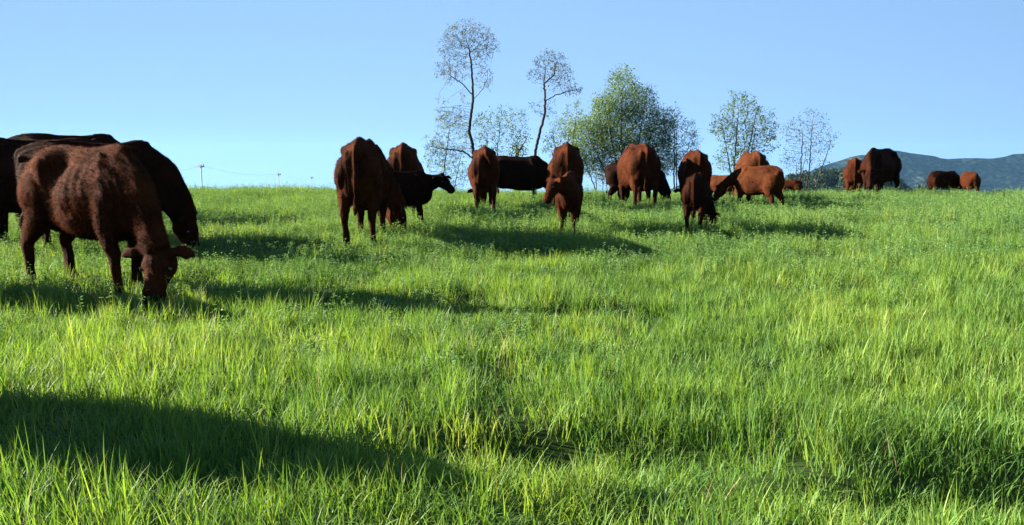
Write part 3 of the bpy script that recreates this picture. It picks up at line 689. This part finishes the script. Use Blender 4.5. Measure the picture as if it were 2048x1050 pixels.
cattle('heifer', 'thin curly-coated dark red heifer grazing in front, nearest to the camera', 190, 7.1, -146, 1.26, 'red', .35, 1.0, .95, 'graze', -8, -62, .016, 130000, .021, (0, .05), (.06, -.10, -.02, .10), 1, eyes=True, hair_w=.0032, pitch_down=66, cat='heifer')
cattle('cow', 'blackish cow at the left edge, its body behind the nearest heifer', 85, 10.6, 85, 1.37, 'dark', 0, .4, 1, 'graze', 0, None, .022, 16000, seed=2)
cattle('cow', 'dark cow grazing with its head out to the right of the nearest heifer', 206, 9.4, -104, 1.31, 'dark', .1, .6, 1, 'graze', -6, -10, .020, 24000, .026, (0, 0), (0.05, -.05, .1, -.1), 3, eyes=True)
cattle('cow', 'dark cow whose back just shows above the others at far left', 150, 13.2, -100, 1.47, 'dark', 0, .2, 1, 'graze', 0, None, .026, 9000, seed=4)
cattle('cow', 'bony red cow seen from behind, head grazing to the right, beside the black calf', 734, 10.6, -8, 1.35, 'red', .05, .9, .95, 'graze', -56, -76, .018, 36000, .020, (.02, 0.02), (0, .1, 0, .1), 5, eyes=True)
cattle('cow', 'red cow seen from behind, standing behind the black calf', 811, 14.4, -3, 1.34, 'red', .05, .5, 1.01, 'graze', 5, None, .024, 11000, .02, (0, 0), seed=6)
cattle('calf', 'black calf with raised head looking to the right', 806, 12.6, -78, .88, 'black', .6, .1, 1.0, 'up', -14, -58, .018, 12000, .018, (0, 0), (0, .12, .1, -.08), 7, eyes=True, cat='calf', pitch_down=40)
cattle('cow', 'red cow seen from behind swishing a pale tail, left of a dark broadside cow', 968, 16.4, 2, 1.34, 'red', 0, .5, 0.96, 'graze', 4, None, .024, 11000, .02, (.05, -.22), seed=8)
cattle('cow', 'blackish cow seen broadside, back sloping down to the right', 1036, 18.6, -90, 1.16, 'black', .1, .1, 1.05, 'graze', 0, None, .026, 9000, seed=9)
cattle('cow', 'red cow seen from behind, standing right behind a front-facing calf', 1130, 15.6, 3, 1.38, 'red', 0, .3, 1.01, 'graze', 0, None, .024, 12000, .02, (0, 0.0), seed=10, udder=True)
cattle('calf', 'red calf facing the camera with head hung to the left', 1138, 11.5, 176, .90, 'red', .7, .3, .9, 'up', -40, -58, .018, 16000, .018, (0, 0), (0, .06, .05, -.05), 11, eyes=True, cat='calf', pitch_down=66)
cattle('cow', 'broad round red cow in front of the large dense tree', 1272, 17.2, 14, 1.39, 'red', 0, .15, 1.16, 'graze', 6, None, .024, 13000, .02, (.0, .03), seed=12, udder=True)
cattle('yearling', 'dark yearling standing broadside behind the broad round cow', 1268, 19.6, -88, 1.12, 'black', .5, .1, 1.05, 'graze', 0, None, .026, 7000, .018, seed=13, cat='yearling')
cattle('cow', 'red cow seen from behind with a dark calf grazing in front of it', 1385, 17.0, 9, 1.25, 'red', 0, .4, 1.01, 'graze', 0, None, .024, 12000, .02, (0, 0), seed=14)
cattle('calf', 'dark calf grazing in front of a red cow, head to the right', 1394, 11.5, -6, .88, 'dark', .7, .3, .95, 'graze', -34, -48, .018, 16000, .018, (.0, .0), (.1, -.06, 0, .05), 15, eyes=True, cat='calf')
cattle('cow', 'orange-red cow behind a broadside calf walking left', 1499, 18.6, 14, 1.24, 'orange', 0, .2, 1.05, 'graze', 6, None, .026, 9000, .02, seed=16)
cattle('calf', 'orange-brown calf broadside, walking left with lowered head', 1512, 15.8, 52, .95, 'orange', .7, .2, .95, 'low', 10, None, .019, 15000, .018, (0, 0), (.08, -.08, .10, -.04), 17, eyes=True, cat='calf', pitch_down=55)
cattle('calf', 'small red calf, only its back above the grass, left of the walking calf', 1440, 20.0, 50, .72, 'orange', .7, 0, 1.05, 'graze', 0, None, .026, 5000, .016, seed=18, cat='calf')
cattle('calf', 'tiny far calf back showing over the crest right of the walking calf', 1574, 29.0, 90, .85, 'red', .7, 0, 1, 'graze', 0, None, .035, 3000, .016, seed=19, cat='calf')
cattle('cow', 'large dark red cow facing the camera, grazing, in front of the ridge', 1756, 22.0, 158, 1.40, 'dark', 0, .3, 1.05, 'low', 24, 30, .024, 11000, .02, (0, 0), (0, .1, .08, -.1), 20, eyes=True, pitch_down=76)
cattle('cow', 'smaller red cow behind the left side of the large cow by the ridge', 1706, 23.0, 2, 1.20, 'red', .2, .2, 1, 'graze', 0, None, .028, 6000, .02, seed=21)
cattle('calf', 'dark calf grazing at far right, left one of the pair', 1888, 27.0, -45, 1.02, 'dark', .5, 0, 1.05, 'graze', 0, None, .032, 4000, .016, seed=22, cat='calf')
cattle('calf', 'brown calf at far right, right one of the pair, seen from behind', 1936, 26.5, 20, .98, 'red', .6, 0, 1.05, 'graze', 0, None, .032, 4000, .016, seed=23, cat='calf')
cattle('cow', 'cow standing off to the left whose long shadow crosses the near grass', 0, 0, 152, 1.36, 'dark', 0, .2, 1.0, 'graze', 0, None, .03, 6000, seed=24, xw=-4.3, yw=3.86)

cattle('cow', 'cow standing outside the left edge behind the nearest heifer', 0, 0, 150, 1.36, 'red', 0, .3, 1.0, 'graze', 0, None, .03, 6000, seed=25, xw=-6.35, yw=7.1)

# ------------------------------------------------------------------ grass, clover, stalks
def blade_mesh(g, n, R, hmin, hmax, wmin, wmax, lean, curl, tone, name, seg=4):
    P = g.normal(size=(n, 2)) * R * 0.5; h = g.uniform(hmin, hmax, n) * (1 - 0.35 * np.clip(np.linalg.norm(P, axis=1) / R, 0, 1))
    w = g.uniform(wmin, wmax, n); az = g.random(n) * 6.283; out = np.arctan2(P[:, 1], P[:, 0]); az = np.where(g.random(n) < .5, out + g.normal(size=n) * .7, az)
    ln = np.abs(g.normal(size=n)) * lean + 0.04; cu = np.abs(g.normal(size=n)) * curl
    d = np.stack([np.cos(az), np.sin(az)], -1); sd = np.stack([-np.sin(az + g.normal(size=n) * .8), np.cos(az + g.normal(size=n) * .5)], -1)
    V = np.empty((n, 2 * seg + 1, 3)); ang = ln.copy(); pos = np.zeros((n, 3)); pos[:, :2] = P; pos[:, 2] = -0.02
    for i in range(seg):
        t = i / seg; ww = w * (1 - t ** 1.6) * .5
        V[:, 2 * i, :2] = pos[:, :2] - sd * ww[:, None]; V[:, 2 * i + 1, :2] = pos[:, :2] + sd * ww[:, None]; V[:, 2 * i, 2] = V[:, 2 * i + 1, 2] = pos[:, 2]
        L = h / seg; pos = pos + np.concatenate([d * (np.sin(ang) * L)[:, None], (np.cos(ang) * L)[:, None]], 1); ang = ang + cu / seg * (1 + 1.5 * t)
    V[:, 2 * seg] = pos
    b = (np.arange(n) * (2 * seg + 1))[:, None]; F_ = []
    for i in range(seg - 1):
        F_ += [b + [2 * i, 2 * i + 1, 2 * i + 3], b + [2 * i, 2 * i + 3, 2 * i + 2]]
    F_.append(b + [2 * seg - 2, 2 * seg - 1, 2 * seg])
    F_ = np.concatenate(F_, 1).reshape(-1)
    tn = np.repeat(np.clip(tone[0] + g.normal(size=n) * tone[1], 0, .95), 2 * seg + 1)
    return np_mesh(name, V.reshape(-1, 3), F_, np.full(len(F_) // 3, 3), {'tone': ('FLOAT', tn)}, smooth=True)
def protos(cname, items, mat):
    c = bpy.data.collections.new(cname)
    for k, me in enumerate(items):
        me.materials.append(mat); c.objects.link(bpy.data.objects.new('%s_%02d' % (cname, k), me))
    return c
g = np.random.default_rng(99)
grass_c = protos('grass_tuft', [blade_mesh(g, 54, .13, .08, .23, .0035, .0065, .16, .7, (.46, .14), 'grass_tuft') for k in range(5)]
                 + [blade_mesh(g, 38, .09, .13, .31, .004, .007, .10, .45, (.60, .12), 'tall_tuft') for k in range(3)]
                 + [blade_mesh(g, 46, .15, .09, .24, .0035, .006, .4, 1.5, (.36, .13), 'bent_tuft') for k in range(3)], M_GRASS)
def clover_mesh(g, n_st, leafs, R, hmin, hmax, ll):
    cs = []; ds = []; us = []; tone = []
    stems = []
    for k in range(n_st):
        p = g.normal(size=2) * R * .5; h = g.uniform(hmin, hmax); az = g.random() * 6.28; ln = abs(g.normal()) * .25
        top = np.array([p[0] + cos(az) * ln * h, p[1] + sin(az) * ln * h, h])
        stems.append((np.array([p[0], p[1], -.02]), top)); tk = np.clip(.5 + g.normal() * .18, 0, 1)
        for q in range(leafs):
            t = g.uniform(.25, 1.0); c = stems[-1][0] * (1 - t) + top * t; a2 = g.random() * 6.28
            for m in range(3):
                a3 = a2 + (m - 1) * .9; d = np.array([cos(a3), sin(a3), g.uniform(-.2, .7)])
                cs.append(c + np.array([cos(a2), sin(a2), .3]) * ll * .7); ds.append(d); us.append(np.array([g.normal() * .4, g.normal() * .4, 1.0])); tone.append(tk + g.normal() * .1)
    cs = np.array(cs); n = len(cs)
    # leaflets, then stems as narrow leaves
    sc = np.array([a for a, b in stems]); sdv = np.array([b - a for a, b in stems]); m = len(sc)
    C = np.concatenate([cs, sc]); Dv = np.concatenate([np.array(ds), sdv]); U = np.concatenate([np.array(us), rand_dirs(m, g) * [1, 1, .1]])
    ln = np.concatenate([ll * g.uniform(.7, 1.4, n), np.linalg.norm(sdv, axis=1)]); wd = np.concatenate([ll * g.uniform(.45, .75, n), np.full(m, .004)])
    return leaf_cloud(C, Dv, U, ln, wd, np.concatenate([np.array(tone), np.full(m, .5)]), 'clover_plant')
clover_c = protos('clover_plant', [clover_mesh(g, 10, 9, .14, .10, .25, .0165) for k in range(6)], M_CLOVER)
def stalk_mesh(g, n):
    me = blade_mesh(g, n, .10, .26, .44, .0022, .0035, .12, .35, (.5, .3), 'dry_stalk', 5); return me
stalk_c = protos('dry_stalk', [stalk_mesh(g, 3) for k in range(5)], M_STALK)

def field_points(g, dens_fn, ymin, ymax, dmax):
    out = []
    for y0 in np.arange(ymin, ymax, 1.0):
        half = 0.66 * (y0 + 1) + 2.2; n = g.poisson(dmax * 2 * half)
        x = g.uniform(-half, half, n); y = g.uniform(y0, y0 + 1, n); keep = g.random(n) < dens_fn(x, y) / dmax
        out.append(np.stack([x[keep], y[keep]], -1))
    return np.concatenate(out)
def clover_frac(x, y):
    f = sstep(4.5, 15, y + 2.6 * fbm(x, y, 2.4, 31, 3) - .25 * np.clip(x, -5, 6))
    return np.clip(f * .50 + .28 * f * fbm(x, y, 1.1, 33, 2) + .06 * (fbm(x, y, 1.3, 37, 2) > .25) * (y > 6), 0, .86)
def hscale(x, y):
    return np.clip(.96 + .68 * fbm(x, y, .7, 51, 2) + .30 * fbm(x, y, 3.2, 57, 2), .40, 1.7)
def thin_out(x, y): return np.clip(1 - 1.5 * hollow(x, y), .75, 1) * np.clip(1.1 + 1.1 * fbm(x, y, .6, 91, 2), .5, 1)
g = np.random.default_rng(123)
def base_d(y): return np.where(y < 6, 115, np.where(y < 12, 85, np.where(y < 20, 58, 44)))
P = field_points(g, lambda x, y: base_d(y) * (1 - clover_frac(x, y)) * thin_out(x, y), 1.2, 34, 115)
n = len(P); hs2 = hscale(P[:, 0], P[:, 1]) * (1 - 2.6 * np.clip(hollow(P[:, 0], P[:, 1]), 0, .2)); hs2 *= 1 + .42 * sstep(7, 13, P[:, 1])
wide = 1 + .5 * sstep(8, 22, P[:, 1])
rot = np.stack([g.normal(size=n) * .09, g.normal(size=n) * .09, g.random(n) * 6.28], -1)
tallp = np.clip(.25 + 1.0 * fbm(P[:, 0], P[:, 1], .55, 71, 2), .02, .9); r_ = g.random(n)
var = np.where(r_ < tallp * .6, g.integers(5, 8, n), np.where(r_ < tallp * .6 + .28, g.integers(8, 11, n), g.integers(0, 5, n)))
q = hs2 * g.uniform(.75, 1.2, n)
scatter('grass', np.stack([P[:, 0], P[:, 1], ground_z(P[:, 0], P[:, 1])], -1), rot, np.stack([wide * g.uniform(.8, 1.2, n)] * 2 + [q], -1), var, grass_c, 'bright green meadow grass covering the field', 'grass')
P = field_points(g, lambda x, y: base_d(y) * 1.15 * clover_frac(x, y) * thin_out(x, y), 2.0, 34, 130)
n = len(P); rot = np.stack([g.normal(size=n) * .1, g.normal(size=n) * .1, g.random(n) * 6.28], -1); q = hscale(P[:, 0], P[:, 1]) * g.uniform(.7, 1.15, n) * (1 + .30 * sstep(8, 14, P[:, 1]))
scatter('clover', np.stack([P[:, 0], P[:, 1], ground_z(P[:, 0], P[:, 1])], -1), rot, np.stack([g.uniform(.9, 1.3, n)] * 2 + [q], -1), g.integers(0, 6, n), clover_c, 'blue-green leafy clover mixed into the meadow around the herd', 'clover')
P = field_points(g, lambda x, y: .7 + 2.2 * (fbm(x, y, 1.6, 81, 2) > .3), 1.8, 27, 3.0)
n = len(P); rot = np.stack([g.normal(size=n) * .15, g.normal(size=n) * .15, g.random(n) * 6.28], -1); q = g.uniform(.6, 1.1, n)
scatter('dry_stalks', np.stack([P[:, 0], P[:, 1], ground_z(P[:, 0], P[:, 1])], -1), rot, np.stack([q, q, q], -1), g.integers(0, 5, n), stalk_c, 'thin straw-coloured dry stalks scattered in the grass', 'dry stalks')

# ------------------------------------------------------------------ haze
def build_haze():
    x0, x1, y0, y1, z0, z1 = -2700, 2700, -60, 3200, -215, 62
    V = [(x, y, z) for z in (z0, z1) for y in (y0, y1) for x in (x0, x1)]
    f = [0, 2, 3, 1, 4, 5, 7, 6, 0, 1, 5, 4, 2, 6, 7, 3, 0, 4, 6, 2, 1, 3, 7, 5]
    m, nt, out = newmat('haze_air'); p = N(nt, 'ShaderNodeVolumePrincipled')
    p.inputs['Color'].default_value = (0.25, 0.58, 1.0, 1); p.inputs['Density'].default_value = 0.000055; p.inputs['Anisotropy'].default_value = 0.2
    nt.links.new(p.outputs[0], out.inputs['Volume'])
    o = add('haze', np_mesh('haze', V, f, [4] * 6), m); tag(o, kind='stuff', label='thin blue haze in the air over the valley', cat='haze')
build_haze()
